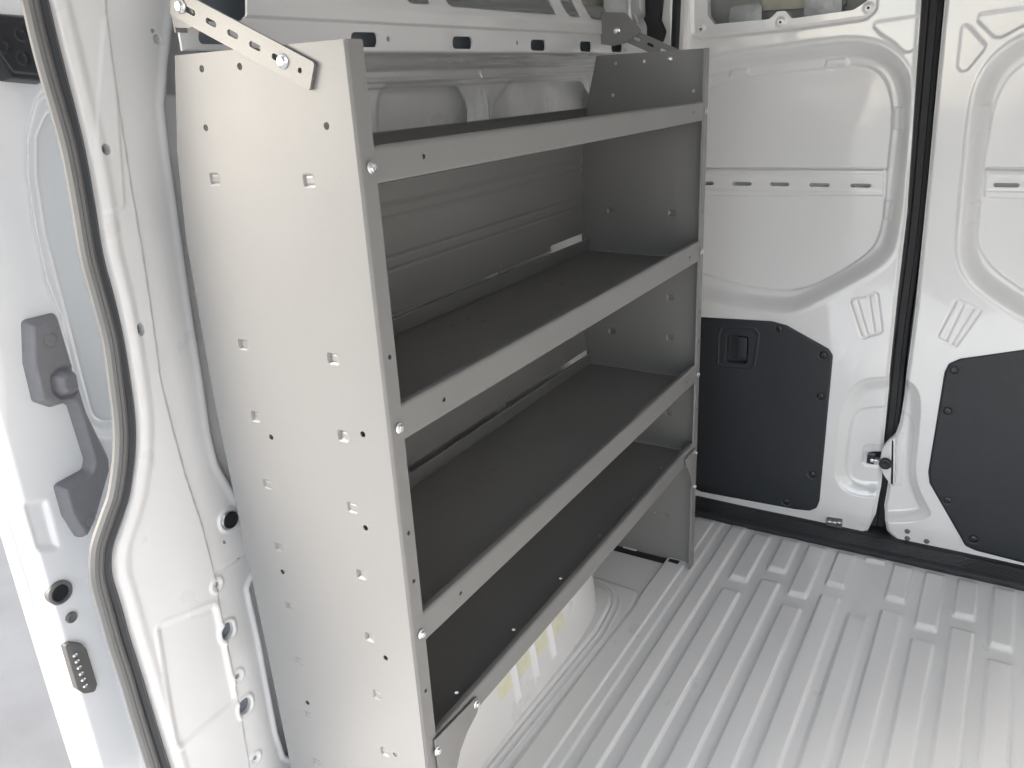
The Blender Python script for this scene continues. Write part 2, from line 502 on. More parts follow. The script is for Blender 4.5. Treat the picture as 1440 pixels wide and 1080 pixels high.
wb2 = wall_bracket(1.352, c2[0], c2[1])
place('bolt_y', 'bolt', (c2[0], 1.348, c2[1]), M['zinc'], wb2)

# ================================================================== VAN
van = empty('cargo_van', (.48, .4, 0), 'white cargo van interior with ribbed bare floor, twin rear doors and open side door', 'van')

# ---- floor
ARCH = fillet([(-.47, 1.10), (-.155, 1.10), (-.13, .9), (-.15, .05), (-.47, .05)], .16)
FL_EDGE = fillet([(-.47, 1.155), (-.10, 1.135), (-.085, 1.06), (-.105, .0), (-.47, .0)], .04)
RIB_X = [.149, .2405, .3255, .4145, .58, .669, .757, .850, .94, 1.03, 1.12, 1.21]
def floor_h(U, V):
    H = np.zeros_like(U)
    def rib(x0, x1, y0, y1, h=.0095, w=.0085, e=.024):
        sx = S((U - x0) / w) * S((x1 - U) / w)
        sy = S((V - y0) / e) * S((y1 - V) / e)
        return h * sx * sy
    for k, x in enumerate(RIB_X):
        early = k in (0, 2, 5, 7, 9, 11)
        yf, yn = (1.318, 1.268) if early else (1.418, 1.367)
        H = np.maximum(H, rib(x - .0305, x + .0305, yf - .003, 1.80))
        H = np.maximum(H, rib(x - .0305, x + .0305, -3, yn, e=.014))
    H *= 1 - .75 * S((V - 1.602) / .034)
    H = np.maximum(H, rib(.466, .530, 1.597, 1.8) * (1 - .5 * S((V - 1.618) / .02)))
    H = np.maximum(H, rib(.466, .536, -3, 1.33, h=.006, w=.016, e=.06))
    H = np.maximum(H, rib(.037, .090, -3, 1.8))
    H = np.maximum(H, rib(-.088, -.016, -3, 1.8))
    H = np.maximum(H, rib(-.04, .012, -3, 1.8, h=.0045))
    H = np.maximum(H, rib(-.245, -.185, 1.325, 1.8))
    H = np.maximum(H, rib(-.165, -.115, 1.345, 1.8))
    H *= 1 - .75 * S((V - 1.612) / .03)
    fe = sdp(U, V, FL_EDGE, .06)
    k = inside(fe - .002, .008)
    H = H * (1 - inside(fe - .015, .02)) + .005 * k
    ar = sdp(U, V, ARCH, .06)
    H += .004 * ridge(ar - .012, .007) + .003 * ridge(ar - .030, .005) + .008 * S(1 - (ar + .004) / .012) * (ar < .012)
    H += .0007 * np.sin(U * 23 + V * 3) * np.sin(V * 11)
    return H
sheet('floor', M['floor'], van, 2, 0, 1, (-.50, 1.40, -1.45, 1.70), (.0022, .0052), floor_h, None, edge=.03)

bm = bmesh.new(); add_box(bm, (-.56, -1.5, -.30), (-.46, 1.8, -.035), .01); bm_obj('side_sill', bm, M['paint_dull'], van)
# ---- rear sill (black tread strip)
pr = [(1.641, -.03), (1.641, .013), (1.645, .0185), (1.655, .024)]
for k in range(7):
    y = 1.660 + k * .010
    pr += [(y, .0205), (y + .002, .0235), (y + .006, .0235), (y + .008, .0205)]
pr += [(1.735, .024), (1.80, .024), (1.80, -.03)]
bm = bmesh.new(); rows = []
for x in (-.52, 1.42): rows.append([bm.verts.new((x, p[0], p[1])) for p in pr])
for i in range(len(pr)):
    j = (i + 1) % len(pr); bm.faces.new((rows[0][i], rows[0][j], rows[1][j], rows[1][i]))
bm.faces.new(rows[0]); bm.faces.new(rows[1][::-1])
bm_obj('rear_sill', bm, M['sillplastic'], van)

# ---- wheel arch
def arch_h(U, V):
    t = np.clip(np.abs((U - .575) / .535), 0, 1); a = (1 - t ** 5) ** (1 / 3.2)
    w = np.clip(V / .40, 0, 1); b = (1 - w ** 5) ** (1 / 4)
    H = (.275 - .05 * V / .4) * a * b
    for k in (4, 5, 6):
        y0 = .152 + k * .09
        bead_ = S(1 - np.abs(U - y0) / .014) * S((V - .048) / .025)
        H += .012 * bead_ * (a > .6)
    return H
wa = sheet('wheel_arch', M['paint_dull'], van, 0, -.418, 1, (.035, 1.115, -.01, .405), .003, arch_h, None, edge=0)
for k in (3, 4, 5, 6):       # yellowish adhesive patches between the beads
    y0 = .152 + k * .09
    sheet('adhesive_patch', M['film'], wa, 0, -.4165, 1, (y0 + .016, y0 + .074, .108, .33), .006, lambda U, V: arch_h(U, V), None, edge=0)

# ---- side wall behind the shelving
W0 = -.42
WIN = [tr([(537, 215), (537, 124), (648, 121), (662, 150), (662, 215)], 0, W0), tr([(688, 215), (700, 145), (722, 117), (822, 114), (834, 150), (838, 215)], 0, W0)]
WIN = [fillet(w, .05) for w in WIN]
OPN = [fillet(tr(p, 0, -.33), .014) for p in (
    [(258, 33), (258, -70), (328, -70), (328, 31)], [(440, 2), (440, -70), (534, -70), (529, 2)], [(560, 7), (554, -70), (590, -70), (594, 8)],
    [(618, 11), (612, -70), (775, -70), (771, 23)], [(787, 25), (783, -70), (803, -70), (806, 26)],
    [(819, 28), (813, -70), (885, -70), (889, 34)])]
RAILS = [fillet(tr([(a, t), (b, t + .6), (b, u + .6), (a, u)], 0, -.305), .012) for a, b, t, u in (
    (279, 322, 41, 62), (493, 531, 45, 66), (637, 665, 51, 68.5), (746, 767, 55.5, 71), (815, 832, 58, 72.5), (860, 876, 59.5, 73))]
def wall_h(U, V):
    H = .115 * S((V - 1.505) / .030)
    H += .004 * S((V - 1.5800) / .002)
    H -= .030 * S((V - 1.602) / .07)
    H += .005 * ridge(V - 1.487, .007) + .003 * ridge(V - 1.4755, .005)
    for w in WIN:
        sd = sdp(U, V, w); H -= .006 * S(1 - (sd - .0) / .02) * (V < 1.48)
    for yc in (.925, .47, 1.52):
        H += .010 * ridge(U - yc, .035) * S((1.47 - V) / .05)
        H -= .006 * ridge(U - yc, .010) * S((1.47 - V) / .03)
    H += .0012 * np.sin(U * 7) * np.sin(V * 13)
    return H
def wall_cut(U, V):
    sd = np.full(U.shape, -.1)
    for w in WIN + OPN + RAILS: sd = np.maximum(sd, -sdp(U, V, w))
    for p in ((546, 55), (727.5, 60), (880, 70)):
        c = at(p, 0, -.305); sd = np.maximum(sd, -scirc(U, V, (c[1], c[2]), .005))
    c = at((680, 104), 0, -.412); sd = np.maximum(sd, -srect(U, V, (c[1], c[2]), .006, .009, .003))
    return np.maximum(sd, np.minimum(.075 - U, 1.5335 - V))
sw = sheet('side_wall', M['paint'], van, 0, W0, 1, (-.012, 1.70, .30, 1.95),   .0027, wall_h, wall_cut, edge=.004,
           label='pressed side wall with a row of rounded slots above the shelving')
# outer panel of the side, seen through the openings
bm = bmesh.new()
add_box(bm, (-.475, .03, .0), (-.47, 1.86, 1.478)); add_box(bm, (-.53, .03, 1.4785), (-.525, 1.86, 2.0))
bm_obj('outer_skin', bm, M['paint_dull'], sw)
bm = bmesh.new(); add_box(bm, (-.345, .045, 1.534), (-.341, 1.72, 1.578)); add_box(bm, (-.372, .07, 1.579), (-.368, .22, 1.80)); bm_obj('slot_shade_backing', bm, M['hole_shade'], sw)  # dark sheets added behind the slots and first opening, standing in for shade
q0, q1 = at((815, 22), 0, -.47), at((872, 26), 0, -.47)
bm = bmesh.new(); add_box(bm, (-.52, q0[1] + .05, q0[2] - .01), (-.475, q1[1] + .1, 1.93), .01); bm_obj('foam_block', bm, M['foam'], sw)
bm = bmesh.new(); add_tube(bm, [(-.45, .1, 1.655), (-.45, 1.2, 1.665), (-.45, 1.7, 1.66)], circ(.016)); bm_obj('inner_rib', bm, M['skin'], sw)

# ---- rear corner pillar with its black boot and seal
YC = 1.70
corner = sheet('corner_pillar', M['paint'], van, 1, YC, -1, (-.44, -.20, .0, 1.95), .004,
               lambda U, V: .035 * S((-.30 - U) / .06) - .01 * S((U + .235) / .01), None, edge=.06)
pp = fillet(tr([(906, -60), (934, -60), (931, 0), (928, 28), (935, 44), (931, 58), (921, 67), (907, 66), (898, 52), (899, 40), (908, 22)], 1, YC - .02), .012)
prism('rubber_boot', pp, 1, YC - .004, -.022, M['rubber'], corner, .005)
# black seal round the rear opening
bm = bmesh.new()
ps = [at((956, -90), 1, 1.705), at((949, 71), 1, 1.705), at((915, 330), 1, 1.705), at((880, 690), 1, 1.705)]
add_tube(bm, ps, [(-.011, -.01), (.011, -.01), (.011, .006), (.006, .012), (-.006, .012), (-.011, .006)], up=(0, -1, 0))
bm_obj('rear_seal', bm, M['rubber'], van)

# ---- rear doors
YD = 1.75
def rear_door_left():
    d = lambda pts, y=YD: tr(pts, 1, y)
    outline = fillet(d([('m', -.36, 2.0), (1304, -150), (1295, 0), (1285, 150), (1275, 300), (1261, 420), (1249, 540), (1241, 620), (1237, 690), (1231, 724), (1219, 749), (1190, 757), (1165, 750), (1100, 731), (980, 701), ('m', -.36, .09)]), .02)
    rec = chaikin(d([('m', -.30, 1.47), (985, 83), (1140, 61), (1215, 54), (1262, 74), (1284, 110), (1287, 160), (1278, 240), (1267, 320), (1254, 368), (1193, 403), (1127, 437), (1107, 441), (1053, 438), (983, 422), ('m', -.30, .77)]), 3)
    line = chaikin(d([('m', -.26, 1.36), (992, 116), (1100, 103), (1180, 94), (1215, 91), (1242, 104), (1255, 140), (1253, 190), (1247, 243), (1244, 290), (1238, 330), (1222, 357), (1165, 392), (1125, 408), (1085, 409), (1030, 398), (985, 383), ('m', -.26, .85)], YD + .046), 3)
    bar = fillet(d([('m', -.26, 1.172), (990, 238), (1243, 238), (1243, 277), (990, 277), ('m', -.26, 1.10)], YD + .037), .008)
    z_line = lambda py: at((1110, py), 1, YD + .034)[2]
    slots = [(at((a, 260), 1, YD + .034)[0], at((b, 260), 1, YD + .034)[0]) for a, b in ((976, 1003), (1029, 1056), (1082, 1109), (1137, 1166), (1195, 1225))]
    zs = z_line(260)
    opening = fillet(d([(990, -150), (995, 22), (1004, 34), (1081, 27), (1093, 16), (1104, 15), (1113, 26), (1200, 14), (1221, 0), (1225, -150)]), .010)
    rim = fillet(d([(972, -150), (975, 50), (988, 54), (1120, 40), (1218, 26), (1232, 14), (1236, -150)]), .02)
    tri = fillet(d([(1226, 38), (1230, 29), (1291, 20), (1295, 25), (1291, 66), (1281, 75), (1270, 75), (1256, 62), (1236, 49)]), .012)
    lad = fillet(d([(1194, 422), (1233, 412), (1240, 467), (1212, 476)]), .008)
    l1, l2 = d([(1205, 423), (1220, 472)]), d([(1222, 418), (1229, 467)])
    a_out = chaikin(d([(1171, 700), (1178, 610), (1184, 565), (1197, 543), (1216, 531), (1290, 528), (1290, 700)]), 3)
    a_in = chaikin(d([(1184, 692), (1191, 610), (1199, 585), (1212, 575), (1290, 574), (1290, 692)]), 3)
    lt = fillet(d([(1211, 634), (1217, 629), (1270, 632), (1270, 664), (1215, 661), (1210, 655)]), .008)
    hole = fillet(d([(1222, 640), (1237, 640), (1237, 652), (1222, 651)]), .002)
    tabs = [d(p) for p in ([(1155, 96), (1159, 84), (1186, 82), (1188, 92)], [(1019, 109), (1022, 100), (1046, 97), (1048, 105)], [(1254, 183), (1255, 152), (1267, 152), (1266, 183)], [(1239, 310), (1241, 285), (1254, 286), (1250, 312)])]
    T = YD - .006
    tp = fillet(d([('m', -.29, .712), (980, 446), (1085, 452.5), (1106, 458), (1165, 491), (1171, 500), (1152, 705), (1148, 715), (1138, 719), (1120, 717), (985, 692), ('m', -.29, .10)], T), .016)
    scr = [d([p])[0] for p in ((985, 41), (1097, 31), (1221, 11))]
    def h(U, V):
        sr = sdp(U, V, rec); r_ = inside(sr, .046)
        H = -.047 * r_ + .002 * ridge(sr - .002, .012)
        sl = sdp(U, V, line)
        H -= .006 * inside(sl, .002) + .004 * ridge(sl, .0028)
        sb = sdp(U, V, bar)
        H += .010 * inside(sb, .005)
        zt, zb = z_line(246), z_line(271)
        H += (.003 * ridge(V - zt, .007) + .003 * ridge(V - zb, .007)) * inside(sb, .01)
        H -= .010 * ridge(V - z_line(238), .0035) * inside(sdp(U, V, line), .01)
        H -= .003 * S(1 - np.abs(sdp(U, V, rim)) / .006) + .003 * inside(sdp(U, V, rim), .004)
        st = sdp(U, V, tri); H -= .004 * inside(st, .007)
        H -= .0035 * ridge(sdp(U, V, lad), .005) + .0035 * ridge(sline(U, V, l1), .004) + .0035 * ridge(sline(U, V, l2), .004)
        H -= .004 * inside(sdp(U, V, a_out), .005) + .019 * inside(sdp(U, V, a_out), .05) + .004 * inside(sdp(U, V, a_in), .006)
        H -= .003 * inside(sdp(U, V, lt), .004)
        for t_ in tabs: H += .005 * inside(sdp(U, V, t_) - .003, .005)
        for s_ in scr: H += .002 * inside(scirc(U, V, s_, .014), .004)
        so = sdp(U, V, outline); H -= .010 * S(1 + so / .014) ** 2
        H += .0010 * np.sin(U * 17 + V * 5) * np.sin(V * 9 + 1)
        return H
    def cut(U, V):
        sd = sdp(U, V, outline)
        sd = np.maximum(sd, -(sdp(U, V, tp) + .02))
        sd = np.maximum(sd, -sdp(U, V, opening)); sd = np.maximum(sd, -sdp(U, V, hole))
        for a, b in slots: sd = np.maximum(sd, -srect(U, V, ((a + b) / 2, zs), (b - a) / 2, .0058, .0055))
        for s_ in scr: sd = np.maximum(sd, -scirc(U, V, s_, .0046))
        return sd
    door = sheet('rear_door', M['paint'], van, 1, YD, -1, (-.36, .50, .0, 1.95), .0031, h, cut, edge=.03, label='left rear door with a recessed lever in its black trim panel')
    # black trim panel
    fr = fillet(d([(1011, 468), (1015, 460), (1061, 462), (1067, 470), (1060, 515), (1053, 518), (1009, 513)], T), .008)
    pk = fillet(d([(1020, 507), (1023, 471), (1052, 474), (1051, 508), (1047, 512), (1024, 510)], T), .005)
    scs = [d([p], T)[0] for p in ((1095, 463), (1157, 500), (1153, 558), (1142, 668), (1105, 706))]
    def th(U, V):
        H = .0022 * ridge(sdp(U, V, fr), .0045) - .020 * inside(sdp(U, V, pk), .004)
        for s_ in scs: H -= .0022 * inside(scirc(U, V, s_, .015), .006)
        H -= .003 * S(1 + sdp(U, V, tp) / .006)
        return H + .0012 * np.sin(U * 13) * np.sin(V * 10)
    tpo = sheet('trim_panel', M['trim'], door, 1, T, -1, (-.30, .33, .03, .74), .0025, th, lambda U, V: sdp(U, V, tp), edge=.006)
    lev = fillet(d([(1037, 473), (1051, 475), (1050, 505), (1036, 504)], T), .006)
    prism('door_handle', lev, 1, T + .014, -.016, M['trim'], door, .003)
    for s_ in scs: place('screw_y', 'screw', (s_[0], T + .0018, s_[1]), M['blackgloss'], door)
    # catch, stop bracket, inside of the door
    h0 = d([(1221, 646)])[0]
    bm = bmesh.new(); add_box(bm, (h0[0] - .004, YD - .001, h0[1] - .014), (h0[0] + .017, YD + .022, h0[1] + .016)); bm_obj('latch_socket', bm, M['blackgloss'], door)
    bm = bmesh.new(); add_box(bm, (h0[0] + .006, YD - .004, h0[1] - .007), (h0[0] + .016, YD + .0, h0[1] + .005), .002); add_box(bm, (h0[0] + .016, YD - .003, h0[1] - .003), (h0[0] + .026, YD + .0, h0[1] + .003), .001)
    bm_obj('latch_pin', bm, M['zinc'], door)
    bp = fillet(d([(1162, 729), (1184, 732), (1183, 751), (1179, 751), (1176, 742), (1168, 741), (1165, 749), (1161, 748)], YD - .012), .004)
    sb = prism('stop_bracket', bp, 1, YD + .01, -.022, M['contact'], door, .001)
    for p in ((1166, 734), (1173, 735), (1180, 735.5)):
        c = d([p], YD - .013)[0]; place('tip_y', 'screw_tip', (c[0], YD - .0125, c[1]), M['zinc'], sb)
    bm = bmesh.new(); add_box(bm, (-.50, 1.862, .02), (.475, 1.866, 2.0)); add_box(bm, (-.36, 1.822, .10), (.46, 1.825, 1.35))
    bm_obj('outer_skin', bm, M['skin'], door)
    for a, b, t, u, nm, m_ in ((1022, 1071, 9, 40, 'sealing_pad', 'pad'), (1128, 1184, -12, 26, 'sealing_pad', 'pad'), (1070, 1190, -40, 16, 'foam_block', 'foam')):
        y = 1.80 if m_ == 'pad' else 1.84
        q = d([(a, u), (a + 3, t + 5), (a + 6, t), (b - 4, t - 6), (b, t), (b, u - 8)], y)
        prism(nm, fillet(q, .01), 1, y + .015, -.012, M[m_], door, .004)
    return door
rd1 = rear_door_left()

def rear_door_right():
    d = lambda pts, y=YD: tr(pts, 1, y)
    outline = fillet(d([(1342, -150), (1328, 0), (1314, 150), (1305, 250), (1287, 430), (1270, 560), (1263, 600), (1258, 614), (1240, 634), (1237, 650), (1240, 665), (1248, 678), (1241, 718), (1247, 748), (1268, 768), (1300, 778), (1340, 785), (1440, 808), ('m', 1.36, -.03), ('m', 1.36, 2.0)]), .012)
    rec = chaikin(d([('m', 1.30, 1.50), (1500, 38), (1440, 50), (1402, 76), (1378, 108), (1366, 150), (1359, 220), (1351, 310), (1347, 350), (1356, 384), (1378, 410), (1440, 450), (1490, 476), ('m', 1.30, .70)]), 3)
    line = chaikin(d([('m', 1.25, 1.40), (1490, 70), (1440, 88), (1414, 112), (1399, 145), (1391, 190), (1383, 238), (1381, 280), (1374, 330), (1377, 350), (1395, 378), (1440, 410), (1490, 440), ('m', 1.25, .82)], YD + .046), 3)
    bar = fillet(d([('m', 1.25, 1.175), (1384, 238), (1382, 279), ('m', 1.25, 1.09)], YD + .037), .006)
    z_line = lambda py: at((1412, py), 1, YD + .034)[2]
    zs = z_line(261)
    slots = [(at((a, 260), 1, YD + .034)[0], at((b, 260), 1, YD + .034)[0]) for a, b in ((1397, 1434), (1462, 1500))]
    t1 = fillet(d([(1372, 30), (1376, 18), (1460, 6), (1460, 27), (1408, 55), (1396, 54)]), .010)
    t2 = fillet(d([(1350, 38), (1357, 32), (1366, 37), (1389, 63), (1385, 72), (1362, 100), (1350, 103), (1344, 95)]), .010)
    lad = fillet(d([(1345, 421), (1380, 436), (1343, 488), (1317, 475)]), .008)
    l1, l2 = d([(1355, 427), (1330, 479)]), d([(1369, 433), (1338, 484)])
    T = YD - .006
    tp = fillet(d([(1470, 488), (1350, 505), (1334, 512), (1328, 524), (1305, 664), (1307, 680), (1350, 755), (1357, 768), (1372, 775), (1470, 800)], T), .016)
    a_out = chaikin(d([(1262, 532), (1275, 533), (1290, 545), (1296, 570), (1291, 625), (1286, 665), (1297, 700), (1318, 735), (1200, 735), (1200, 532)]), 3)
    a_in = chaikin(d([(1262, 582), (1272, 583), (1282, 592), (1286, 606), (1283, 640), (1278, 668), (1286, 700), (1300, 730), (1200, 730), (1200, 580)]), 3)
    plate = fillet(d([(1230, 612), (1262, 611), (1272, 614), (1266, 688), (1240, 688), (1225, 660)]), .006)
    lens = fillet(d([(1240, 630), (1250, 622), (1255, 640), (1254, 660), (1247, 676), (1238, 664)]), .006)
    step = [d(p) for p in ([(1376, 185), (1377, 150), (1392, 148), (1390, 185)], [(1358, 315), (1362, 288), (1377, 286), (1374, 315)])]
    def h(U, V):
        sr = sdp(U, V, rec)
        H = -.047 * inside(sr, .046) + .002 * ridge(sr - .002, .012)
        sl = sdp(U, V, line); H -= .006 * inside(sl, .002) + .004 * ridge(sl, .0028)
        sb = sdp(U, V, bar); H += .010 * inside(sb, .005)
        H += (.003 * ridge(V - z_line(247), .007) + .003 * ridge(V - z_line(272), .007)) * inside(sb, .01)
        H -= .010 * ridge(V - z_line(238), .0035) * inside(sl, .01)
        H -= .004 * inside(sdp(U, V, t1), .007) + .004 * inside(sdp(U, V, t2), .007)
        H -= .0035 * ridge(sdp(U, V, lad), .005) + .0035 * ridge(sline(U, V, l1), .004) + .0035 * ridge(sline(U, V, l2), .004)
        H -= .004 * inside(sdp(U, V, a_out), .005) + .020 * inside(sdp(U, V, a_out), .035) + .003 * inside(sdp(U, V, a_in), .005)
        H += .006 * inside(sdp(U, V, plate), .003) + .004 * inside(sdp(U, V, lens), .012)
        for t_ in step: H += .005 * inside(sdp(U, V, t_) - .003, .005)
        so = sdp(U, V, outline); H -= .010 * S(1 + so / .014) ** 2
        return H + .0010 * np.sin(U * 15 + V * 5) * np.sin(V * 9 + 2)
    def cut(U, V):
        sd = np.maximum(sdp(U, V, outline), -(sdp(U, V, tp) + .02))
        for a, b in slots: sd = np.maximum(sd, -srect(U, V, ((a + b) / 2, zs), (b - a) / 2, .0058, .0055))
        return sd
    door = sheet('rear_door', M['paint'], van, 1, YD, -1, (.44, 1.36, -.03, 1.95), .0031, h, cut, edge=.03, label='right rear door with three rivets at its lower corner')
    scs = [d([p], T)[0] for p in ((1341, 521), (1332, 579), (1332, 704), (1369, 759))]
    def th(U, V):
        H = -.003 * S(1 + sdp(U, V, tp) / .006)
        for s_ in scs: H -= .0022 * inside(scirc(U, V, s_, .015), .006)
        return H + .0012 * np.sin(U * 13) * np.sin(V * 10)
    sheet('trim_panel', M['trim'], door, 1, T, -1, (.58, .99, -.01, .72), .0025, th, lambda U, V: sdp(U, V, tp), edge=.006)
    for s_ in scs: place('screw_y', 'screw', (s_[0], T + .0018, s_[1]), M['blackgloss'], door)
    for p in ((1276, 747), (1276, 757), (1303, 761)):
        c = d([p])[0]; place('rivet_y', 'rivet', (c[0], YD - .0005, c[1]), M['contact'], door)
    c = d([(1245, 652)], YD - .015)[0]
    hk = chaikin(d([(1260, 614), (1249, 620), (1239, 634), (1236, 650), (1239, 666), (1249, 680), (1258, 688), (1258, 650)], YD - .012), 2)
    prism('latch_hook', hk, 1, YD + .012, -.0200, M['paint'], door, .009)
    me = lathe_mesh('rubber_stop', 1, -1, [(.019, 0), (.019, .006), (.017, .010), (.010, .011), (.002, .009)], 20)
    link('rubber_stop', me, M['blackgloss'], door).location = (c[0], YD - .012, c[1])
    q = fillet(d([(1275, 765), (1296, 767), (1303, 773), (1302, 781), (1276, 777)], YD - .012), .003)
    prism('stop_bracket', q, 1, YD + .01, -.022, M['blackgloss'], door, .002)
    bm = bmesh.new(); add_box(bm, (.4755, 1.862, .02), (1.42, 1.866, 2.0)); add_box(bm, (.58, 1.822, .06), (1.30, 1.825, 1.35)); bm_obj('outer_skin', bm, M['skin'], door)
    return door
rd2 = rear_door_right()
# rubber between the two doors: ribbed strip set back in the gap
bm = bmesh.new()
gap = [at(p, 1, 1.812) for p in ((1322, -150), (1309, 0), (1296, 150), (1281, 320), (1262, 470), (1252, 570), (1243, 640), (1238, 700), (1233, 770))]
pf = [(-.034, -.01), (-.030, .006), (-.020, .009), (-.017, .003), (.0, .003), (.004, .010), (.022, .012), (.030, .006), (.034, -.01), (.0, -.02)]
add_tube(bm, catmull(gap, 6), pf, up=(0, -1, 0))
bm_obj('door_gap_seal', bm, M['rubber'], van)

# ---- door pillar beside the shelving
XP = -.45
SEAL_R = [(52, -60), (67, 0), (80, 52), (92, 100), (116, 200), (131, 280), (144, 360), (160, 420), (173, 480), (184, 545), (190, 593), (190, 640), (183, 693), (174, 725), (160, 765), (156, 790), (158, 815), (170, 853), (184, 903), (200, 953), (216, 1005), (231, 1053), (262, 1150), (318, 1330)]
pl = lambda pts, x=XP: tr(pts, 0, x)
p_out = np.concatenate([pl(SEAL_R), [(.30, -.12), (.30, 1.75)]])
HOLLOW = fillet(pl([(256, -60), (247, 0), (236, 90), (232, 150), (240, 220), (252, 300), (270, 430), (287, 540), (297, 610), (308, 655), (342, 714), ('m', .32, .70), ('m', .32, 1.80), ('m', .20, 1.80)]), .03)
HOL2 = fillet(pl([('m', .30, 1.80), (262, 60), (258, 200), (270, 320), (290, 440), (306, 560), (316, 622), (330, 645), ('m', .34, .80), ('m', .40, 1.80)], XP - .04), .02)
SEAM = pl([(148, -60), (150, 20), (165, 130), (183, 250), (203, 370), (215, 450), (226, 530), (240, 590), (262, 670), (285, 740), (300, 800), (318, 900), (338, 1000), (352, 1080), (362, 1150)])
SEAMP = np.concatenate([SEAM, [(.40, .0), (.40, 1.8)]])
EMB = fillet(pl([(222, 884), (228, 878), (300, 850), (305, 855), (332, 982), (326, 990), (255, 1050), (248, 1046)]), .012)
EMB2 = fillet(pl([(143, 25), (152, 20), (166, 130), (177, 290), (172, 296), (138, 302), (128, 240)]), .01)
SLOT = fillet(pl([(352, 826), (358, 812), (366, 806), ('m', .14, .60), ('m', .14, .12), (420, 1068), (402, 1062), (392, 1030), (368, 900)]), .012)
holes = [(pl([p])[0], r) for p, r in (((147, 210), .0085), ((223, 55), .0072), ((217, 43), .004), ((318, 763), .004), ((306, 823), .0055), ((336, 952), .0055), ((361, 1067), .005), ((338, 786), .003))]
obl = [(pl([(197, 463)])[0], .007, .011), (pl([(321, 888)])[0], .015, .017), (pl([(346, 994)])[0], .016, .017)]
ring_c = pl([(324, 731)])[0]
def pil_h(U, V):
    sh = sdp(U, V, HOLLOW); H = -.055 * inside(sh, .035) + .002 * ridge(sh - .003, .012)
    H -= .022 * inside(sdp(U, V, HOL2), .02)
    ss = sdp(U, V, SEAMP); H -= .0045 * inside(ss, .0022)
    se = sdp(U, V, EMB); H -= .0035 * inside(se, .009); H += .0015 * ridge(se - .004, .006)
    se = sdp(U, V, EMB2); H += .0022 * inside(se, .005)
    so = sdp(U, V, p_out); H -= .016 * S(1 + so / .014) ** 2; H += .0035 * ridge(so + .022, .016)
    lower = S((.66 - V) / .06)
    H -= .03 * S((U + .038) / .05) * lower * 0
    for c, hw, hh in obl[1:]: H += .0035 * ridge(srect(U, V, c, hw + .004, hh + .004, hw), .006)
    for c, r in holes[4:7]: H += .003 * ridge(scirc(U, V, c, r + .008), .006)
    H += .004 * ridge(scirc(U, V, ring_c, .021), .006)
    ln = pl([(305, 807), (352, 778)]); H -= .002 * ridge(sline(U, V, ln), .004)
    H += .005 * ridge(sdp(U, V, SLOT) - .004, .010)
    return H + .0010 * np.sin(U * 19) * np.sin(V * 8 + 1)
def pil_cut(U, V):
    sd = sdp(U, V, p_out, .08)
    for c, r in holes: sd = np.maximum(sd, -scirc(U, V, c, r))
    for c, hw, hh in obl: sd = np.maximum(sd, -srect(U, V, c, hw, hh, min(hw, hh)))
    sd = np.maximum(sd, -scirc(U, V, ring_c, .0175))
    return np.maximum(sd, -sdp(U, V, SLOT))
pil = sheet('door_pillar', M['paint_dull'], van, 0, XP, 1, (-.26, .31, -.10, 1.75), .0026, pil_h, pil_cut, edge=.03,
            label='white door pillar with punched holes left of the shelving')
bm = bmesh.new(); bm.free()
sheet('pillar_shade_backing', M['hole_shade'], pil, 0, XP - .0128, 1, (-.26, .04, .05, 1.75), .01, None, lambda U, V: np.maximum(sdp(U, V, p_out) + .022, np.where(V > .66, U - .0, U - .034)), edge=.004)  # dark sheet added close behind the pillar holes as painted shade
bm = bmesh.new(); add_box(bm, (XP - .07, .04, .05), (XP - .065, .16, .68)); bm_obj('inner_panel', bm, M['skin'], pil)
pg = link('round_plug', PROTO['plug_x'], M['rubber'], pil); pg.location = (XP + .0015, ring_c[0], ring_c[1]); pg.scale = (1, 1.08, 1.08)

# ---- weatherstrip on the door opening
SEAL_L = [(15, -60), (31, 0), (42, 50), (55, 100), (85, 200), (101, 280), (115, 360), (131, 420), (147, 480), (155, 545), (160, 593), (160, 640), (153, 693), (142, 725), (129, 765), (127, 790), (128, 815), (137, 853), (151, 903), (167, 953), (182, 1005), (197, 1053), (228, 1150), (284, 1330)]
def mix(t): return [((1 - t) * a[0] + t * b[0], (1 - t) * a[1] + t * b[1]) for a, b in zip(SEAL_L, SEAL_R)]
XS = XP + .004
cen = catmull([at(p, 0, XS) for p in mix(.30)], 6)
bm = bmesh.new()
add_tube(bm, cen, [(-.0085, -.008), (-.0105, .0), (-.0085, .0075), (-.003, .011), (.001, .0095), (.003, .0105), (.0075, .008), (.0105, .001), (.0085, -.008)])
ws = bm_obj('weatherstrip', bm, M['sealbulb'], van)
bm = bmesh.new()
add_tube(bm, catmull([at(p, 0, XS - .006) for p in mix(.78)], 6), [(-.011, -.02), (.011, -.02), (.0105, -.002), (.004, .004), (-.004, .004), (-.0105, -.002)])
bm_obj('seal_channel', bm, M['channel'], ws)

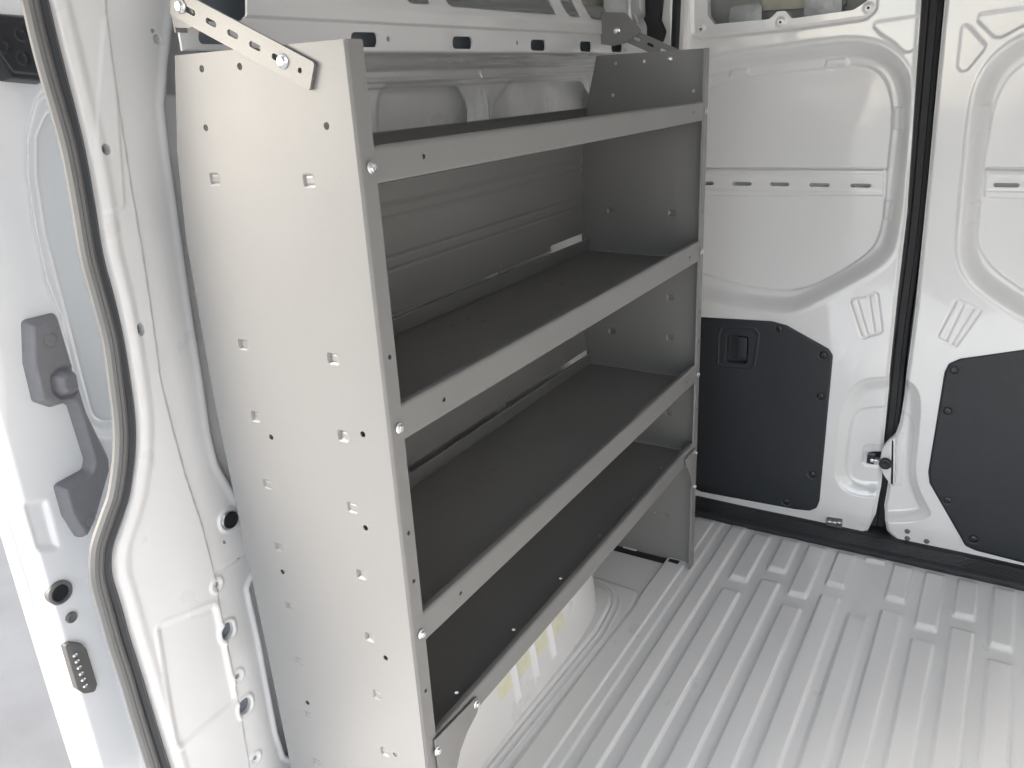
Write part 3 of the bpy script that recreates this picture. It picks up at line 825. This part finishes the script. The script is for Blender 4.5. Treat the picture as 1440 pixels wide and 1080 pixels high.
# ---- sliding door, pushed open along the outside
XI = -.665
sld = None
def sd_h(U, V):
    H = np.zeros_like(U)
    H -= .020 * inside(sdp(U, V, SREC), .02)
    H -= .006 * inside(sdp(U, V, SREC2), .01)
    H += .010 * S((-.17 - U) / .03) * 0
    H -= .04 * S((-.208 - U) / .022) ** 2
    H += .005 * ridge(U + .125, .018) * S((.65 - V) / .1)
    H -= .007 * inside(sdp(U, V, SDIP), .012)
    return H + .0012 * np.sin(V * 7)
s_ = lambda pts: tr(pts, 0, XI)
SREC = fillet(s_([(75, 112), (48, 135), (34, 190), (34, 250), (45, 320), (62, 400), (82, 450), (100, 540), (130, 620), ('m', .30, .75), ('m', .30, 1.52)]), .05)
SREC2 = fillet(s_([(75, 150), (58, 190), (58, 250), (70, 330), (95, 430), (118, 520), (140, 600), ('m', .30, .80), ('m', .30, 1.48)]), .04)
SDIP = fillet(s_([(28, 705), (68, 700), (88, 775), (50, 778)]), .01)
sld = sheet('sliding_door', M['paint'], van, 0, XI, 1, (-.2305, .30, -.22, 1.85), .004, sd_h, None, edge=0, label='open sliding door edge outside the pillar, white with a grey handle')
sheet('door_lining', M['doorlining'], sld, 0, XI - .0232, 1, (-.2, .29, .6, 1.6), .004, lambda U, V: -.003 * S(1 + sdp(U, V, SREC2) / .012), lambda U, V: sdp(U, V, SREC2), edge=.004)
# leading edge and outer skin as one folded section
prof = [(XI - .039, -.2303), (XI - .046, -.2315), (XI - .066, -.232), (XI - .074, -.229), (XI - .084, -.229), (XI - .092, -.224), (XI - .096, -.21), (XI - .098, -.15), (XI - .10, .30)]
bm = bmesh.new(); rows = []
zz = np.linspace(-.22, 1.85, 70)
for z in zz:
    bow = .016 * math.sin(max(0, min(1, (z + .2) / 1.4)) * math.pi) - .012 - .06 * max(0, z - 1.1)
    rows.append([bm.verts.new((p[0] - bow * min(1, max(0, (XI - .04 - p[0]) / .05)), p[1], z)) for p in prof])
for r0, r1 in zip(rows[:-1], rows[1:]):
    for i in range(len(prof) - 1): bm.faces.new((r0[i], r0[i + 1], r1[i + 1], r1[i]))
bm_obj('door_edge', bm, M['paint'], sld)
# grey inside handle
HN = tr([(43, 453), (87, 442), (92, 447), (117, 530), (133, 583), (163, 645), (164, 662), (144, 733), (131, 760), (119, 760), (100, 730), (88, 687), (129, 664), (131, 650), (107, 573), (101, 570), (82, 576), (58, 568), (45, 513)], 0, XI + .03)
HN = fillet(HN, .010)
BT = fillet(tr([(79, 530), (90, 520), (112, 522), (116, 545), (108, 556), (92, 559), (82, 550)], 0, XI + .03), .010)
LOWR = fillet(tr([(88, 687), (129, 664), (136, 675), (104, 698), (100, 735)], 0, XI + .03), .004)
def hn_h(U, V):
    so = sdp(U, V, HN)
    H = .019 * S(-so / .012) ** .7 + .004
    sb_ = sdp(U, V, BT)
    H -= .007 * ridge(sb_ - .001, .006); H += .012 * inside(sb_, .012)
    for c in hsc: H -= .0022 * ridge(scirc(U, V, c, .0115), .0022)
    return H
hsc = [tr([p], 0, XI + .03)[0] for p in ((76, 478), (133, 734))]
sheet('inside_handle', M['greyplastic'], sld, 0, XI, 1, (HN[:, 0].min() - .005, HN[:, 0].max() + .005, HN[:, 1].min() - .005, HN[:, 1].max() + .005), .002, hn_h, lambda U, V: sdp(U, V, HN), edge=.02)
# black stop at the top
BK = fillet(tr([(-40, 12), (34, 18), (66, 20), (70, 118), (15, 113), (0, 92), (-40, 40)], 0, XI + .03), .006)
bsc = [tr([p], 0, XI + .03)[0] for p in ((8, 64), (33, 48), (36, 82))]
def bk_h(U, V):
    so = sdp(U, V, BK)
    H = .03 * S(-so / .006) ** .6 - .004 * inside(so + .011, .004)
    for c in bsc: H -= .003 * ridge(scirc(U, V, c, .008), .003)
    return H
sheet('stop_block', M['blackgloss'], sld, 0, XI, 1, (BK[:, 0].min() - .005, BK[:, 0].max() + .005, BK[:, 1].min() - .005, BK[:, 1].max() + .005), .002, bk_h, lambda U, V: sdp(U, V, BK), edge=.02)
# fittings near the front edge: bush, plug, contact plate
c = at((84, 833), 0, XI)
link('guide_bush', lathe_mesh('guide_bush', 0, 1, [(.0225, -.01), (.0225, .003), (.0195, .006), (.0170, .006), (.0155, .002), (.0150, -.006), (.001, -.007)], 28), M['contact'], sld).location = (XI, c[1], c[2])
link('bush_bore', lathe_mesh('bush_bore', 0, 1, [(.0160, -.004), (.0160, .0016), (.001, .0012)], 24), M['blackgloss'], sld).location = (XI, c[1], c[2])
c = at((100, 868), 0, XI)
link('edge_plug', lathe_mesh('edge_plug', 0, 1, [(.0105, -.01), (.0105, .003), (.0085, .005), (.006, .004), (.001, .004)], 22), M['contact'], sld).location = (XI, c[1], c[2])
CT = fillet(tr([(91, 908), (98, 903), (114, 905), (121, 912), (137, 962), (134, 973), (119, 976), (109, 970)], 0, XI + .006), .007)
ctp = prism('contact_plate', CT, 0, XI - .01, .017, M['contact'], sld, .003)
PROTO['pin_x'] = lathe_mesh('contact_pin', 0, 1, [(.0038, 0), (.0036, .003), (.002, .0048), (.0006, .005)])
for k in range(6):
    q = at((104.5 + k * 2.9, 921 + k * 8.6), 0, XI + .007); place('pin_x', 'contact_pin', (XI + .0068, q[1], q[2]), M['zinc'], ctp).scale = (1.0, 1.3, 1.0)

# ---- the rest of the body round the load space: roof, far side, front corner
bm = bmesh.new(); add_box(bm, (-.53, -1.5, 2.001), (1.44, 1.90, 2.02)); bm_obj('roof', bm, M['roof'], van)
bm = bmesh.new(); add_box(bm, (1.405, -1.5, -.05), (1.425, 1.90, 1.999))
bm_obj('far_side_wall', bm, M['far'], van)
bm = bmesh.new(); add_box(bm, (-.56, -1.5, 1.67), (-.47, -.12, 2.0), .01); bm_obj('door_header', bm, M['paint_dull'], van)

# ================================================================== ground
g = sheet('ground', M['concrete'], None, 2, -.70, 1, (-40, 40, -40, 40), 2.0, None, None, edge=0)
g['kind'] = 'structure'; g['label'] = 'pale concrete yard outside the open side door'; g['category'] = 'ground'

# ================================================================== light, camera, view
w = bpy.data.worlds.new('World'); scene.world = w; w.use_nodes = True
nt = w.node_tree; bg = nt.nodes['Background']
sky = nd(nt, 'ShaderNodeTexSky', sky_type='NISHITA'); sky.sun_disc = False
SUN = Vector((-.70, -.53, .50)).normalized()       # towards the sun: outside, left and behind the camera
el = math.asin(SUN.z); az = math.atan2(SUN.x, SUN.y)
sky.sun_elevation = el; sky.sun_rotation = az
sky.air_density = 1.0; sky.dust_density = 1.0; sky.ozone_density = 1.0
hs = nd(nt, 'ShaderNodeHueSaturation'); hs.inputs['Saturation'].default_value = .48
nt.links.new(sky.outputs[0], hs.inputs['Color']); nt.links.new(hs.outputs[0], bg.inputs['Color'])
bg.inputs['Strength'].default_value = .135
L = bpy.data.lights.new('sun', 'SUN'); L.energy = 1.2; L.angle = math.radians(46); L.color = (1, .87, .71)
so_ = bpy.data.objects.new('sun', L); COL.objects.link(so_)
so_.rotation_euler = SUN.to_track_quat('Z', 'Y').to_euler()

cam = bpy.data.cameras.new('camera'); co = bpy.data.objects.new('camera', cam); COL.objects.link(co)
cam.sensor_width = 36; cam.lens = F / 1440 * 36; cam.clip_start = .02; cam.clip_end = 200
Rm = Matrix(((R[0, 0], -R[0, 1], -R[0, 2]), (R[1, 0], -R[1, 1], -R[1, 2]), (R[2, 0], -R[2, 1], -R[2, 2])))
co.matrix_world = Matrix.Translation(Vector(CAM)) @ Rm.to_4x4()
scene.camera = co
vs = scene.view_settings
vs.view_transform = 'Standard'; vs.look = 'None'; vs.gamma = 1; vs.use_curve_mapping = False
vs.exposure = 2.15
scene.cycles.max_bounces = 12; scene.cycles.diffuse_bounces = 8; scene.cycles.glossy_bounces = 6
scene.cycles.use_denoising = True
scene.cycles.sample_clamp_indirect = 8
